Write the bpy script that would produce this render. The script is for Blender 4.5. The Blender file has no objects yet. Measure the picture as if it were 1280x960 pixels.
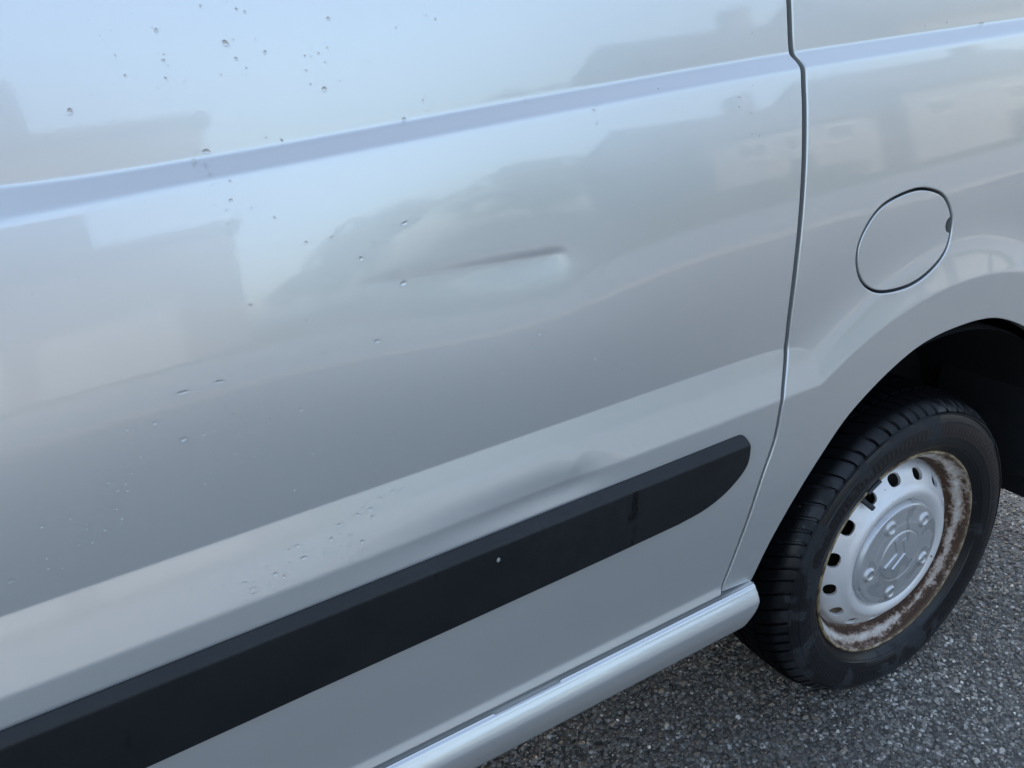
import bpy, math, random
import numpy as np
from mathutils import Vector, Matrix
from mathutils.geometry import delaunay_2d_cdt

scene = bpy.context.scene
col = scene.collection
R = math.radians
rng = np.random.default_rng(7)
random.seed(7)

# ------------------------------------------------------------------ camera
cam_data = bpy.data.cameras.new('camera')
cam_data.sensor_fit = 'HORIZONTAL'
cam_data.sensor_width = 36.0
cam_data.lens = 36.0*973.42/1280.0
cam_data.clip_start = 0.02
cam_data.clip_end = 2000.0
cam = bpy.data.objects.new('camera', cam_data)
col.objects.link(cam)
right = Vector((0.875551, -0.472853, -0.099096))
fwd = Vector((0.397491, 0.821631, -0.408563)).normalized()
right = (right - fwd*right.dot(fwd)).normalized()
up = right.cross(fwd)
m = Matrix.Identity(4)
for i in range(3):
    m[i][0], m[i][1], m[i][2] = right[i], up[i], -fwd[i]
m[0][3], m[1][3], m[2][3] = -1.19466, -0.80100, 1.34109
cam.matrix_world = m
scene.camera = cam

# ------------------------------------------------------------------ sky and sun (bright overcast)
SUN_EL, SUN_AZ = R(24), R(8)
world = bpy.data.worlds.new('World')
scene.world = world
world.use_nodes = True
nt = world.node_tree
nt.nodes.clear()
w_out = nt.nodes.new('ShaderNodeOutputWorld')
w_bg = nt.nodes.new('ShaderNodeBackground')
w_sky = nt.nodes.new('ShaderNodeTexSky')
w_sky.sky_type = 'NISHITA'
w_sky.sun_disc = False
w_sky.sun_elevation = SUN_EL
w_sky.sun_rotation = SUN_AZ
w_sky.air_density = 1.0
w_sky.dust_density = 2.5
w_sky.ozone_density = 1.0
w_mix = nt.nodes.new('ShaderNodeMix'); w_mix.data_type = 'RGBA'
w_mix.inputs[0].default_value = 0.08
w_mix.inputs[7].default_value = (6.3, 7.2, 8.6, 1)      # even cloud layer
w_hs = nt.nodes.new('ShaderNodeHueSaturation')
w_hs.inputs['Saturation'].default_value = 0.93          # thin cloud greys the blue
nt.links.new(w_sky.outputs[0], w_hs.inputs['Color'])
nt.links.new(w_hs.outputs[0], w_mix.inputs[6])
nt.links.new(w_mix.outputs[2], w_bg.inputs[0])
w_bg.inputs[1].default_value = 0.15
nt.links.new(w_bg.outputs[0], w_out.inputs[0])

sun_data = bpy.data.lights.new('sun', 'SUN')
sun_data.energy = 0.5
sun_data.angle = R(60)
sun_data.color = (0.88, 0.94, 1.0)
sun = bpy.data.objects.new('sun', sun_data)
col.objects.link(sun)
sd = Vector((math.sin(SUN_AZ)*math.cos(SUN_EL), math.cos(SUN_AZ)*math.cos(SUN_EL), math.sin(SUN_EL)))
sun.rotation_euler = (-sd).to_track_quat('-Z', 'Y').to_euler()
sun.location = sd*30

scene.view_settings.view_transform = 'Standard'
scene.view_settings.look = 'None'
scene.view_settings.exposure = 1.57
scene.view_settings.gamma = 1.0
scene.view_settings.use_curve_mapping = False
scene.cycles.max_bounces = 8
scene.cycles.glossy_bounces = 5
scene.cycles.transmission_bounces = 6
scene.cycles.use_denoising = True

# ------------------------------------------------------------------ material helpers
def new_mat(name):
    mt = bpy.data.materials.new(name)
    mt.use_nodes = True
    n = mt.node_tree.nodes
    b = n['Principled BSDF']
    return mt, mt.node_tree, b
def node(t, kind, **kw):
    n = t.nodes.new(kind)
    for k, v in kw.items():
        setattr(n, k, v)
    return n
def noise(t, scale, detail=4.0, rough=0.55, vec=None, dist=0.0):
    n = node(t, 'ShaderNodeTexNoise')
    n.inputs['Scale'].default_value = scale
    n.inputs['Detail'].default_value = detail
    n.inputs['Roughness'].default_value = rough
    n.inputs['Distortion'].default_value = dist
    if vec is not None: t.links.new(vec, n.inputs['Vector'])
    return n
def ramp(t, src, stops, interp='LINEAR'):
    n = node(t, 'ShaderNodeValToRGB')
    n.color_ramp.interpolation = interp
    e = n.color_ramp.elements
    while len(e) > 1: e.remove(e[-1])
    e[0].position = stops[0][0]
    c = stops[0][1]; e[0].color = (c, c, c, 1) if not hasattr(c, '__len__') else (*c, 1)
    for p, c in stops[1:]:
        q = e.new(p); q.color = (c, c, c, 1) if not hasattr(c, '__len__') else (*c, 1)
    if src is not None: t.links.new(src, n.inputs[0])
    return n
def mixc(t, fac, a, b):
    n = node(t, 'ShaderNodeMix', data_type='RGBA')
    for s, v in ((0, fac), (6, a), (7, b)):
        if hasattr(v, 'is_linked'): t.links.new(v, n.inputs[s])
        elif s == 0: n.inputs[0].default_value = v
        else: n.inputs[s].default_value = (*v, 1)
    return n.outputs[2]
def mathn(t, op, a, b=None):
    n = node(t, 'ShaderNodeMath', operation=op)
    for i, v in enumerate((a, b)):
        if v is None: continue
        if hasattr(v, 'is_linked'): t.links.new(v, n.inputs[i])
        else: n.inputs[i].default_value = v
    return n.outputs[0]
def objco(t): return node(t, 'ShaderNodeTexCoord').outputs['Object']
def bump(t, b, h, strength, dist, slot='Normal'):
    n = node(t, 'ShaderNodeBump')
    n.inputs['Strength'].default_value = strength
    n.inputs['Distance'].default_value = dist
    t.links.new(h, n.inputs['Height'])
    t.links.new(n.outputs[0], b.inputs[slot])
    return n

def plain(name, colr, rough=0.5, metal=0.0, var=0.15, scale=20, spec=0.5):
    mt, t, b = new_mat(name)
    co = objco(t)
    n = noise(t, scale, 5, 0.6, co)
    lo = tuple(c*(1-var) for c in colr); hi = tuple(min(1, c*(1+var)) for c in colr)
    t.links.new(ramp(t, n.outputs[0], [(0.3, lo), (0.7, hi)]).outputs[0], b.inputs['Base Color'])
    b.inputs['Roughness'].default_value = rough
    b.inputs['Metallic'].default_value = metal
    b.inputs['Specular IOR Level'].default_value = spec
    return mt

def mat_paint():
    mt, t, b = new_mat('silver_paint')
    co = objco(t)
    dirt = noise(t, 3.0, 6, 0.6, co)
    fl = noise(t, 900, 1, 0.5, co)
    base = mixc(t, ramp(t, dirt.outputs[0], [(0.3, 0.0), (0.75, 1.0)]).outputs[0], (0.605, 0.614, 0.604), (0.580, 0.588, 0.577))
    specks = ramp(t, noise(t, 150, 2, 0.6, co).outputs[0], [(0.73, 0.0), (0.77, 1.0)])
    film = ramp(t, noise(t, 1.6, 5, 0.65, co).outputs[0], [(0.42, 0.0), (0.70, 0.5)])
    base = mixc(t, mathn(t, 'MULTIPLY', specks.outputs[0], film.outputs[0]), base, (0.22, 0.21, 0.19))
    t.links.new(base, b.inputs['Base Color'])
    b.inputs['Metallic'].default_value = 0.62
    t.links.new(ramp(t, fl.outputs[0], [(0.2, 0.29), (0.8, 0.36)]).outputs[0], b.inputs['Roughness'])
    b.inputs['Coat Weight'].default_value = 1.0
    b.inputs['Coat IOR'].default_value = 1.56
    rr = ramp(t, noise(t, 14, 5, 0.65, co).outputs[0], [(0.35, 0.007), (0.75, 0.024)])
    t.links.new(rr.outputs[0], b.inputs['Coat Roughness'])
    peel = noise(t, 260, 2, 0.5, co)
    bump(t, b, peel.outputs[0], 0.035, 0.0006, 'Coat Normal')
    return mt

def mat_plastic():
    mt, t, b = new_mat('black_moulding_plastic')
    co = objco(t)
    n = noise(t, 9, 6, 0.65, co)
    st = node(t, 'ShaderNodeMapping'); st.inputs['Scale'].default_value = (26, 10, 6)
    t.links.new(co, st.inputs[0])
    n2 = noise(t, 1.0, 4, 0.6, st.outputs[0])
    base = mixc(t, ramp(t, n.outputs[0], [(0.35, 0.0), (0.7, 1.0)]).outputs[0], (0.0050, 0.0065, 0.0085), (0.0095, 0.0115, 0.0135))
    dust = mathn(t, 'MULTIPLY', ramp(t, noise(t, 2.2, 3, 0.5, co).outputs[0], [(0.45, 0.0), (0.7, 1.0)]).outputs[0], ramp(t, noise(t, 70, 5, 0.7, co).outputs[0], [(0.45, 0.0), (0.8, 1.0)]).outputs[0])
    base = mixc(t, dust, base, (0.030, 0.031, 0.032))
    wet = ramp(t, n2.outputs[0], [(0.68, 0.0), (0.72, 1.0)])
    t.links.new(mixc(t, wet.outputs[0], base, (0.002, 0.003, 0.004)), b.inputs['Base Color'])
    t.links.new(mathn(t, 'SUBTRACT', 0.46, mathn(t, 'MULTIPLY', wet.outputs[0], 0.2)), b.inputs['Roughness'])
    b.inputs['Specular IOR Level'].default_value = 0.38
    bump(t, b, noise(t, 700, 2, 0.5, co).outputs[0], 0.4, 0.0006)
    return mt

def mat_tyre():
    mt, t, b = new_mat('damp_tyre_rubber')
    co = objco(t)
    n = noise(t, 17, 4, 0.55, co, 0.3)
    n2 = noise(t, 4.5, 3, 0.5, co)
    wet = ramp(t, mathn(t, 'ADD', mathn(t, 'MULTIPLY', n.outputs[0], 0.6), mathn(t, 'MULTIPLY', n2.outputs[0], 0.4)), [(0.44, 0.0), (0.47, 1.0)])
    fine = noise(t, 120, 4, 0.6, co)
    dry = mixc(t, fine.outputs[0], (0.013, 0.0145, 0.0165), (0.025, 0.027, 0.030))
    sep = node(t, 'ShaderNodeSeparateXYZ'); t.links.new(co, sep.inputs[0])
    rad = mathn(t, 'SQRT', mathn(t, 'ADD', mathn(t, 'MULTIPLY', sep.outputs[0], sep.outputs[0]), mathn(t, 'MULTIPLY', sep.outputs[2], sep.outputs[2])))
    tread = ramp(t, rad, [(0.317, 0.0), (0.324, 1.0)])             # wheel-arch shade painted into the wet running surface; shoulder dusty
    side_c = mixc(t, wet.outputs[0], dry, (0.0075, 0.008, 0.0095))
    grit = ramp(t, noise(t, 210, 1, 0.5, co).outputs[0], [(0.79, 0.0), (0.81, 1.0)])
    tread_c = mixc(t, grit.outputs[0], (0.0035, 0.004, 0.005), (0.16, 0.15, 0.13))
    t.links.new(mixc(t, tread.outputs[0], side_c, tread_c), b.inputs['Base Color'])
    t.links.new(ramp(t, tread.outputs[0], [(0, 0.35), (1, 0.04)]).outputs[0], b.inputs['Specular IOR Level'])
    t.links.new(mathn(t, 'MAXIMUM', ramp(t, wet.outputs[0], [(0, 0.78), (1, 0.34)]).outputs[0], mathn(t, 'MULTIPLY', tread.outputs[0], 0.8)), b.inputs['Roughness'])
    an = mathn(t, 'ARCTAN2', sep.outputs[2], sep.outputs[0])
    ribs = mathn(t, 'MULTIPLY', mathn(t, 'SINE', mathn(t, 'MULTIPLY', an, 150.0)), ramp(t, rad, [(0.2655, 0.0), (0.2665, 1.0), (0.2775, 1.0), (0.2785, 0.0)]).outputs[0])
    rings = ramp(t, rad, [(0.2430, 0.0), (0.2436, 1.0), (0.2446, 1.0), (0.2452, 0.0), (0.2570, 0.0), (0.2576, 1.0), (0.2590, 1.0), (0.2596, 0.0)])
    hgt_ = mathn(t, 'ADD', mathn(t, 'ADD', mathn(t, 'MULTIPLY', ribs, 0.5), rings.outputs[0]), mathn(t, 'MULTIPLY', fine.outputs[0], 0.4))
    bump(t, b, hgt_, 0.6, 0.0009)
    return mt

def mat_rim():
    mt, t, b = new_mat('rusty_steel_rim')
    co = objco(t)
    sep = node(t, 'ShaderNodeSeparateXYZ'); t.links.new(co, sep.inputs[0])
    an = mathn(t, 'ARCTAN2', sep.outputs[2], sep.outputs[0])
    rad = mathn(t, 'SQRT', mathn(t, 'ADD', mathn(t, 'MULTIPLY', sep.outputs[0], sep.outputs[0]), mathn(t, 'MULTIPLY', sep.outputs[2], sep.outputs[2])))
    cmb = node(t, 'ShaderNodeCombineXYZ')
    t.links.new(mathn(t, 'MULTIPLY', an, 0.20), cmb.inputs[0]); t.links.new(mathn(t, 'MULTIPLY', rad, 2.4), cmb.inputs[1]); t.links.new(mathn(t, 'MULTIPLY', sep.outputs[1], 1.5), cmb.inputs[2])
    n = noise(t, 42, 7, 0.66, cmb.outputs[0], 0.2)
    n2 = noise(t, 7, 3, 0.5, cmb.outputs[0])
    lo = mathn(t, 'MULTIPLY', sep.outputs[2], -0.35)      # more rust where water stands, low on the rim
    rt = mathn(t, 'MULTIPLY', sep.outputs[0], 0.30)
    s = mathn(t, 'ADD', mathn(t, 'ADD', mathn(t, 'ADD', mathn(t, 'MULTIPLY', n.outputs[0], 0.62), 0.17), mathn(t, 'MULTIPLY', mathn(t, 'SUBTRACT', n2.outputs[0], 0.5), 0.6)), mathn(t, 'ADD', lo, rt))
    band = ramp(t, mathn(t, 'SUBTRACT', rad, 0.18), [(0.0, 0.02), (0.0085, 0.03), (0.0115, 0.30), (0.0165, 0.30), (0.0205, 0.06), (0.0225, 0.0), (0.029, 0.0), (0.032, 0.14), (0.036, 0.22), (0.038, 0.10), (0.043, 0.10)])
    s = mathn(t, 'ADD', s, band.outputs[0])
    s = mathn(t, 'ADD', s, mathn(t, 'MULTIPLY', mathn(t, 'SUBTRACT', noise(t, 150, 4, 0.6, co).outputs[0], 0.5), 0.35))
    rust = ramp(t, s, [(0.63, 0.0), (0.74, 1.0)])
    grime = ramp(t, s, [(0.40, 0.0), (0.68, 1.0)])
    lip = ramp(t, mathn(t, 'ADD', rad, mathn(t, 'MULTIPLY', mathn(t, 'SUBTRACT', n.outputs[0], 0.5), 0.010)), [(0.2150, 0.0), (0.2185, 1.0)])
    rc = mixc(t, noise(t, 60, 5, 0.6, co).outputs[0], (0.018, 0.011, 0.008), (0.105, 0.052, 0.028))
    paint = mixc(t, grime.outputs[0], (0.60, 0.58, 0.54), (0.28, 0.20, 0.15))
    lipc = mixc(t, ramp(t, n.outputs[0], [(0.42, 0.0), (0.58, 1.0)]).outputs[0], (0.34, 0.27, 0.15), (0.085, 0.050, 0.030))
    t.links.new(mixc(t, lip.outputs[0], mixc(t, rust.outputs[0], paint, rc), lipc), b.inputs['Base Color'])
    t.links.new(ramp(t, rust.outputs[0], [(0, 0.34), (1, 0.8)]).outputs[0], b.inputs['Roughness'])
    b.inputs['Metallic'].default_value = 0.0
    bump(t, b, s, 0.5, 0.002)
    return mt

def mat_disc():
    mt, t, b = new_mat('silver_wheel_paint')
    co = objco(t)
    n = noise(t, 30, 6, 0.6, co)
    spots = ramp(t, noise(t, 75, 3, 0.5, co).outputs[0], [(0.72, 0.0), (0.75, 1.0)])
    c = mixc(t, n.outputs[0], (0.66, 0.65, 0.64), (0.74, 0.73, 0.72))
    sep = node(t, 'ShaderNodeSeparateXYZ'); t.links.new(co, sep.inputs[0])
    t.links.new(mixc(t, spots.outputs[0], c, (0.16, 0.10, 0.07)), b.inputs['Base Color'])
    b.inputs['Metallic'].default_value = 0.3
    b.inputs['Roughness'].default_value = 0.42
    b.inputs['Coat Weight'].default_value = 0.3
    b.inputs['Coat Roughness'].default_value = 0.15
    return mt

def mat_cap():
    mt, t, b = new_mat('grey_hub_cap_plastic')
    co = objco(t)
    n = noise(t, 13, 2, 0.5, co, 0.4)
    wet = ramp(t, n.outputs[0], [(0.54, 0.0), (0.56, 1.0)])
    t.links.new(mixc(t, wet.outputs[0], (0.50, 0.505, 0.51), (0.455, 0.46, 0.465)), b.inputs['Base Color'])
    b.inputs['Metallic'].default_value = 0.55
    t.links.new(ramp(t, wet.outputs[0], [(0, 0.42), (1, 0.2)]).outputs[0], b.inputs['Roughness'])
    b.inputs['Coat Weight'].default_value = 0.6
    b.inputs['Coat Roughness'].default_value = 0.06
    return mt

def mat_water():
    mt, t, b = new_mat('rain_water')
    b.inputs['Base Color'].default_value = (1, 1, 1, 1)
    b.inputs['Transmission Weight'].default_value = 1.0
    b.inputs['IOR'].default_value = 1.33
    r_ = ramp(t, noise(t, 40, 2, 0.5, objco(t)).outputs[0], [(0.3, 0.0), (0.7, 0.02)])
    t.links.new(r_.outputs[0], b.inputs['Roughness'])
    return mt

def mat_asphalt():
    mt, t, b = new_mat('damp_asphalt')
    co = objco(t)
    v = node(t, 'ShaderNodeTexVoronoi'); v.inputs['Scale'].default_value = 130
    t.links.new(co, v.inputs['Vector'])
    wn = node(t, 'ShaderNodeTexWhiteNoise'); t.links.new(v.outputs['Color'], wn.inputs[0])
    tone = ramp(t, wn.outputs[0], [(0.0, (0.078, 0.072, 0.064)), (0.55, (0.155, 0.145, 0.129)), (0.88, (0.28, 0.262, 0.232)), (0.97, (0.62, 0.59, 0.54))])
    big = noise(t, 0.9, 5, 0.6, co)
    edge = ramp(t, v.outputs['Distance'], [(0.35, 1.0), (0.65, 0.55)])
    c1 = node(t, 'ShaderNodeMix', data_type='RGBA', blend_type='MULTIPLY'); c1.inputs[0].default_value = 1
    t.links.new(tone.outputs[0], c1.inputs[6]); t.links.new(edge.outputs[0], c1.inputs[7])
    c2 = node(t, 'ShaderNodeMix', data_type='RGBA', blend_type='MULTIPLY'); c2.inputs[0].default_value = 1
    t.links.new(c1.outputs[2], c2.inputs[6])
    t.links.new(ramp(t, big.outputs[0], [(0.3, 0.8), (0.7, 1.15)]).outputs[0], c2.inputs[7])
    t.links.new(c2.outputs[2], b.inputs['Base Color'])
    b.inputs['Roughness'].default_value = 0.5
    bump(t, b, v.outputs['Distance'], 0.4, -0.003)
    return mt

def mat_chips():
    mt, t, b = new_mat('asphalt_aggregate')
    a = node(t, 'ShaderNodeAttribute', attribute_name='tone')
    c = ramp(t, a.outputs['Fac'], [(0.0, (0.085, 0.077, 0.067)), (0.45, (0.215, 0.197, 0.170)), (0.75, (0.33, 0.303, 0.262)), (0.90, (0.46, 0.425, 0.37)), (1.0, (0.85, 0.80, 0.72))])
    n = noise(t, 400, 3, 0.6, objco(t))
    c2 = node(t, 'ShaderNodeMix', data_type='RGBA', blend_type='MULTIPLY'); c2.inputs[0].default_value = 1
    t.links.new(c.outputs[0], c2.inputs[6])
    t.links.new(ramp(t, n.outputs[0], [(0.3, 0.7), (0.7, 1.2)]).outputs[0], c2.inputs[7])
    t.links.new(c2.outputs[2], b.inputs['Base Color'])
    b.inputs['Roughness'].default_value = 0.58
    return mt

def mat_glass(name='tinted_glass'):
    mt, t, b = new_mat(name)
    b.inputs['Base Color'].default_value = (0.012, 0.015, 0.017, 1)
    r_ = ramp(t, noise(t, 6, 2, 0.5, objco(t)).outputs[0], [(0.3, 0.01), (0.7, 0.03)])
    t.links.new(r_.outputs[0], b.inputs['Roughness'])
    b.inputs['Specular IOR Level'].default_value = 0.8
    return mt

def mat_brick():
    mt, t, b = new_mat('red_brick')
    br = node(t, 'ShaderNodeTexBrick'); br.inputs['Scale'].default_value = 4.5
    br.inputs['Color1'].default_value = (0.16, 0.14, 0.13, 1); br.inputs['Color2'].default_value = (0.12, 0.105, 0.10, 1)
    br.inputs['Mortar'].default_value = (0.32, 0.30, 0.27, 1); br.inputs['Mortar Size'].default_value = 0.012
    mp = node(t, 'ShaderNodeMapping'); mp.inputs['Rotation'].default_value = (R(90), 0, 0)
    t.links.new(objco(t), mp.inputs[0]); t.links.new(mp.outputs[0], br.inputs[0])
    t.links.new(br.outputs[0], b.inputs['Base Color'])
    b.inputs['Roughness'].default_value = 0.85
    return mt

M = dict(paint=mat_paint(), plastic=mat_plastic(), tyre=mat_tyre(), rim=mat_rim(), disc=mat_disc(), cap=mat_cap(),
         water=mat_water(), asphalt=mat_asphalt(), chips=mat_chips(), glass=mat_glass(), brick=mat_brick(),
         dark=plain('black_underbody', (0.008, 0.008, 0.009), 0.75, 0, 0.3, 30, 0.3),
         rubber_shade=plain('dark_rubber_gap_shade', (0.022, 0.024, 0.027), 0.6, 0, 0.2, 40),  # also stands in for shade at the bottom of the panel gaps
         jamb=plain('shaded_jamb_paint', (0.30, 0.31, 0.32), 0.5, 0.3, 0.1, 20),  # darker copy of the body silver, shade of the gaps in its colour
         chrome=plain('worn_alloy', (0.5, 0.5, 0.5), 0.3, 0.8, 0.1, 40),
         render=plain('pale_render', (0.27, 0.275, 0.28), 0.9, 0, 0.08, 3),
         roof=plain('grey_roof_tile', (0.10, 0.09, 0.085), 0.85, 0, 0.25, 6),
         white=plain('white_frame_paint', (0.78, 0.78, 0.76), 0.4, 0, 0.04, 5),
         bark=plain('tree_bark', (0.09, 0.065, 0.045), 0.9, 0, 0.35, 18),
         leaf=plain('green_leaf', (0.06, 0.095, 0.03), 0.6, 0, 0.45, 4),
         grass=plain('verge_grass', (0.055, 0.085, 0.03), 0.9, 0, 0.4, 8),
         stone=plain('kerb_concrete', (0.33, 0.345, 0.36), 0.85, 0, 0.15, 12),
         red=plain('red_lamp', (0.35, 0.02, 0.02), 0.15, 0, 0.1, 20),
         steel=plain('brown_brake_steel', (0.05, 0.04, 0.035), 0.7, 0.4, 0.4, 40),
         amber=plain('pale_headlamp', (0.6, 0.62, 0.65), 0.08, 0.2, 0.05, 20))

# ------------------------------------------------------------------ object helpers
def link(name, me, mat=None, parent=None):
    o = bpy.data.objects.new(name, me)
    col.objects.link(o)
    if mat is not None and me is not None: me.materials.append(mat)
    if parent is not None: o.parent = parent
    return o
def empty(name, loc=(0, 0, 0), parent=None):
    o = bpy.data.objects.new(name, None)
    o.empty_display_size = 0.1
    col.objects.link(o)
    o.location = loc
    if parent is not None: o.parent = parent
    return o
def tag(o, label=None, category=None, group=None, kind=None):
    if label: o['label'] = label
    if category: o['category'] = category
    if group: o['group'] = group
    if kind: o['kind'] = kind
    return o
def fastmesh(name, V, loops, starts, smooth=True, normals=None):
    V = np.asarray(V, np.float32); loops = np.asarray(loops, np.int32).ravel(); starts = np.asarray(starts, np.int32)
    me = bpy.data.meshes.new(name)
    me.vertices.add(len(V)); me.vertices.foreach_set('co', V.ravel())
    me.loops.add(len(loops)); me.loops.foreach_set('vertex_index', loops)
    me.polygons.add(len(starts)); me.polygons.foreach_set('loop_start', starts)
    me.polygons.foreach_set('use_smooth', np.full(len(starts), smooth))
    me.update(calc_edges=True)
    me.validate()
    if normals is not None:
        nn = np.asarray(normals, np.float64)
        nn = nn/np.maximum(np.linalg.norm(nn, axis=1, keepdims=True), 1e-9)
        me.normals_split_custom_set_from_vertices(nn.tolist())
    return me
def tri_mesh(name, V, T, normals=None, smooth=True):
    T = np.asarray(T, np.int32)
    return fastmesh(name, V, T, np.arange(len(T))*3, smooth, normals)
def poly_mesh(name, V, F, smooth=False, edge_angle=None):
    me = bpy.data.meshes.new(name)
    me.from_pydata([tuple(v) for v in V], [], [tuple(f) for f in F])
    if smooth:
        me.polygons.foreach_set('use_smooth', np.full(len(me.polygons), True))
    if edge_angle is not None:
        me.polygons.foreach_set('use_smooth', np.full(len(me.polygons), True))
        me.set_sharp_from_angle(angle=R(edge_angle))
    me.update()
    return me
def grid_mesh(name, P, closed_u=False, closed_v=False, smooth=True, angle=None, flip=False):
    """P[i, j] -> quads"""
    P = np.asarray(P, float); nu, nv = P.shape[:2]
    idx = np.arange(nu*nv).reshape(nu, nv)
    a = idx if closed_u else idx[:-1]
    b = np.roll(idx, -1, 0) if closed_u else idx[1:]
    if closed_v:
        q = np.stack([a, b, np.roll(b, -1, 1), np.roll(a, -1, 1)], -1)
    else:
        q = np.stack([a[:, :-1], b[:, :-1], b[:, 1:], a[:, 1:]], -1)
    q = q.reshape(-1, 4)
    if flip: q = q[:, ::-1]
    me = fastmesh(name, P.reshape(-1, 3), q, np.arange(len(q))*4, smooth)
    if angle is not None: me.set_sharp_from_angle(angle=R(angle))
    return me
def box(x0, x1, y0, y1, z0, z1, bev=0.0):
    V = [(x, y, z) for x in (x0, x1) for y in (y0, y1) for z in (z0, z1)]
    F = [(0, 1, 3, 2), (4, 6, 7, 5), (0, 4, 5, 1), (2, 3, 7, 6), (0, 2, 6, 4), (1, 5, 7, 3)]
    return V, F
def boxes(name, lst):
    V, F = [], []
    for b_ in lst:
        v, f = box(*b_); k = len(V)
        V += v; F += [tuple(i+k for i in q) for q in f]
    return poly_mesh(name, V, F)

# ------------------------------------------------------------------ 2-D outlines to curved sheet panels
def dens(poly, step):
    poly = np.asarray(poly, float); out = []
    for i in range(len(poly)):
        a, b = poly[i], poly[(i+1) % len(poly)]
        n = max(1, int(math.ceil(np.hypot(*(b-a))/step)))
        out += [a+(b-a)*k/n for k in range(n)]
    return np.array(out)
def smooth_closed(pts, n):
    pts = np.asarray(pts, float); k = len(pts); out = []
    for i in range(n):
        s = i*k/n; j = int(s); f = s-j
        p0, p1, p2, p3 = (pts[(j+q) % k] for q in (-1, 0, 1, 2))
        out.append(0.5*((2*p1)+(-p0+p2)*f+(2*p0-5*p1+4*p2-p3)*f*f+(-p0+3*p1-3*p2+p3)*f**3))
    return np.array(out)
def smooth_open(pts, n):
    pts = np.asarray(pts, float)
    P = np.vstack([2*pts[0]-pts[1], pts, 2*pts[-1]-pts[-2]]); k = len(pts)-1; out = []
    for i in range(n+1):
        s = min(i*k/n, k-1e-9); j = int(s); f = s-j
        p0, p1, p2, p3 = P[j:j+4]
        out.append(0.5*((2*p1)+(-p0+p2)*f+(2*p0-5*p1+4*p2-p3)*f*f+(-p0+3*p1-3*p2+p3)*f**3))
    return np.array(out)
def area2(p): return 0.5*np.sum(p[:, 0]*np.roll(p[:, 1], -1)-np.roll(p[:, 0], -1)*p[:, 1])
def offset_in(p, d):
    """shift a closed counter-clockwise loop to its left (inwards) by d"""
    e = np.roll(p, -1, 0)-p
    e /= np.maximum(np.linalg.norm(e, axis=1, keepdims=True), 1e-9)
    n = np.stack([-e[:, 1], e[:, 0]], 1)
    q = n+np.roll(n, 1, 0)
    l2 = np.maximum((q*q).sum(1, keepdims=True), 0.5)
    return p+d*2*q/l2
def inside(pts, poly):
    x, y = pts[:, 0], pts[:, 1]; r_ = np.zeros(len(pts), bool)
    for i in range(len(poly)):
        x1, y1 = poly[i]; x2, y2 = poly[(i+1) % len(poly)]
        if y1 == y2: continue
        c = ((y1 > y) != (y2 > y)) & (x < (x2-x1)*(y-y1)/(y2-y1)+x1)
        r_ ^= c
    return r_
def sheet(name, outline, holes, fmap, gu, gv, hem=0.0025, depth=0.014, step=0.008, hole_step=0.004, extra=None, hole_depth=None):
    """triangulate an outline with holes, lift it with fmap(u, v) -> (points, normals), roll its edges back"""
    outl = dens(outline, step)
    if area2(outl) < 0: outl = outl[::-1]
    hl = []
    for h in holes:
        q = dens(h, hole_step)
        if area2(q) > 0: q = q[::-1]
        hl.append(q)
    ins = [offset_in(q, hem) for q in [outl]+hl]
    U, W = np.meshgrid(gu, gv)
    g = np.stack([U.ravel(), W.ravel()], 1)
    if extra is not None: g = np.vstack([g, extra])
    k = inside(g, ins[0])
    for q in ins[1:]: k &= ~inside(g, q)
    g = g[k]
    allb = np.vstack(ins)
    dmin = np.full(len(g), 1e9)
    for i in range(0, len(allb), 64):
        dd = ((g[:, None, :]-allb[None, i:i+64, :])**2).sum(2).min(1)
        dmin = np.minimum(dmin, dd)
    g = g[dmin > 0.0016**2]
    pts = np.vstack([allb, g]); edges = []; o = 0
    for q in ins:
        n = len(q); edges += [(o+i, o+(i+1) % n) for i in range(n)]; o += n
    v2, _, f2, *_r = delaunay_2d_cdt([Vector((float(a), float(b_))) for a, b_ in pts], edges, [], 0, 1e-7, False)
    P2 = np.array([(v.x, v.y) for v in v2]); T = np.array([f for f in f2], int)
    cen = P2[T].mean(1)
    k = inside(cen, ins[0])
    for q in ins[1:]: k &= ~inside(cen, q)
    T = T[k]
    P3, N3 = fmap(P2[:, 0], P2[:, 1])
    V = [P3]; NN = [N3]; TT_ = [T]; base = len(P2)
    for bi, (q, full) in enumerate(zip(ins, [outl]+hl)):
        Pi, Ni = fmap(q[:, 0], q[:, 1]); Po, _n = fmap(full[:, 0], full[:, 1])
        Td = Po-Pi; Td -= Ni*(Td*Ni).sum(1, keepdims=True); Td /= np.maximum(np.linalg.norm(Td, axis=1, keepdims=True), 1e-9)
        n = len(q); rows = []
        for a in (0, 22, 45, 67, 90):
            s, c = math.sin(R(a)), math.cos(R(a))
            V.append(Pi+Td*hem*s-Ni*hem*(1-c)); NN.append(Ni*c+Td*s); rows.append(base); base += n
        dp = depth if (bi == 0 or hole_depth is None) else hole_depth
        V.append(Pi+Td*hem-Ni*dp); NN.append(Td); rows.append(base); base += n
        i0 = np.arange(n); i1 = (i0+1) % n
        for a, b_ in zip(rows[:-1], rows[1:]):
            TT_.append(np.stack([a+i0, b_+i0, b_+i1], 1)); TT_.append(np.stack([a+i0, b_+i1, a+i1], 1))
    V = np.vstack(V); NN = np.vstack(NN); T = np.vstack(TT_)
    fn = np.cross(V[T[:, 1]]-V[T[:, 0]], V[T[:, 2]]-V[T[:, 0]])
    bad = (fn*NN[T].sum(1)).sum(1) < 0
    T[bad] = T[bad][:, ::-1]
    return tri_mesh(name, V, T, NN)

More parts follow.
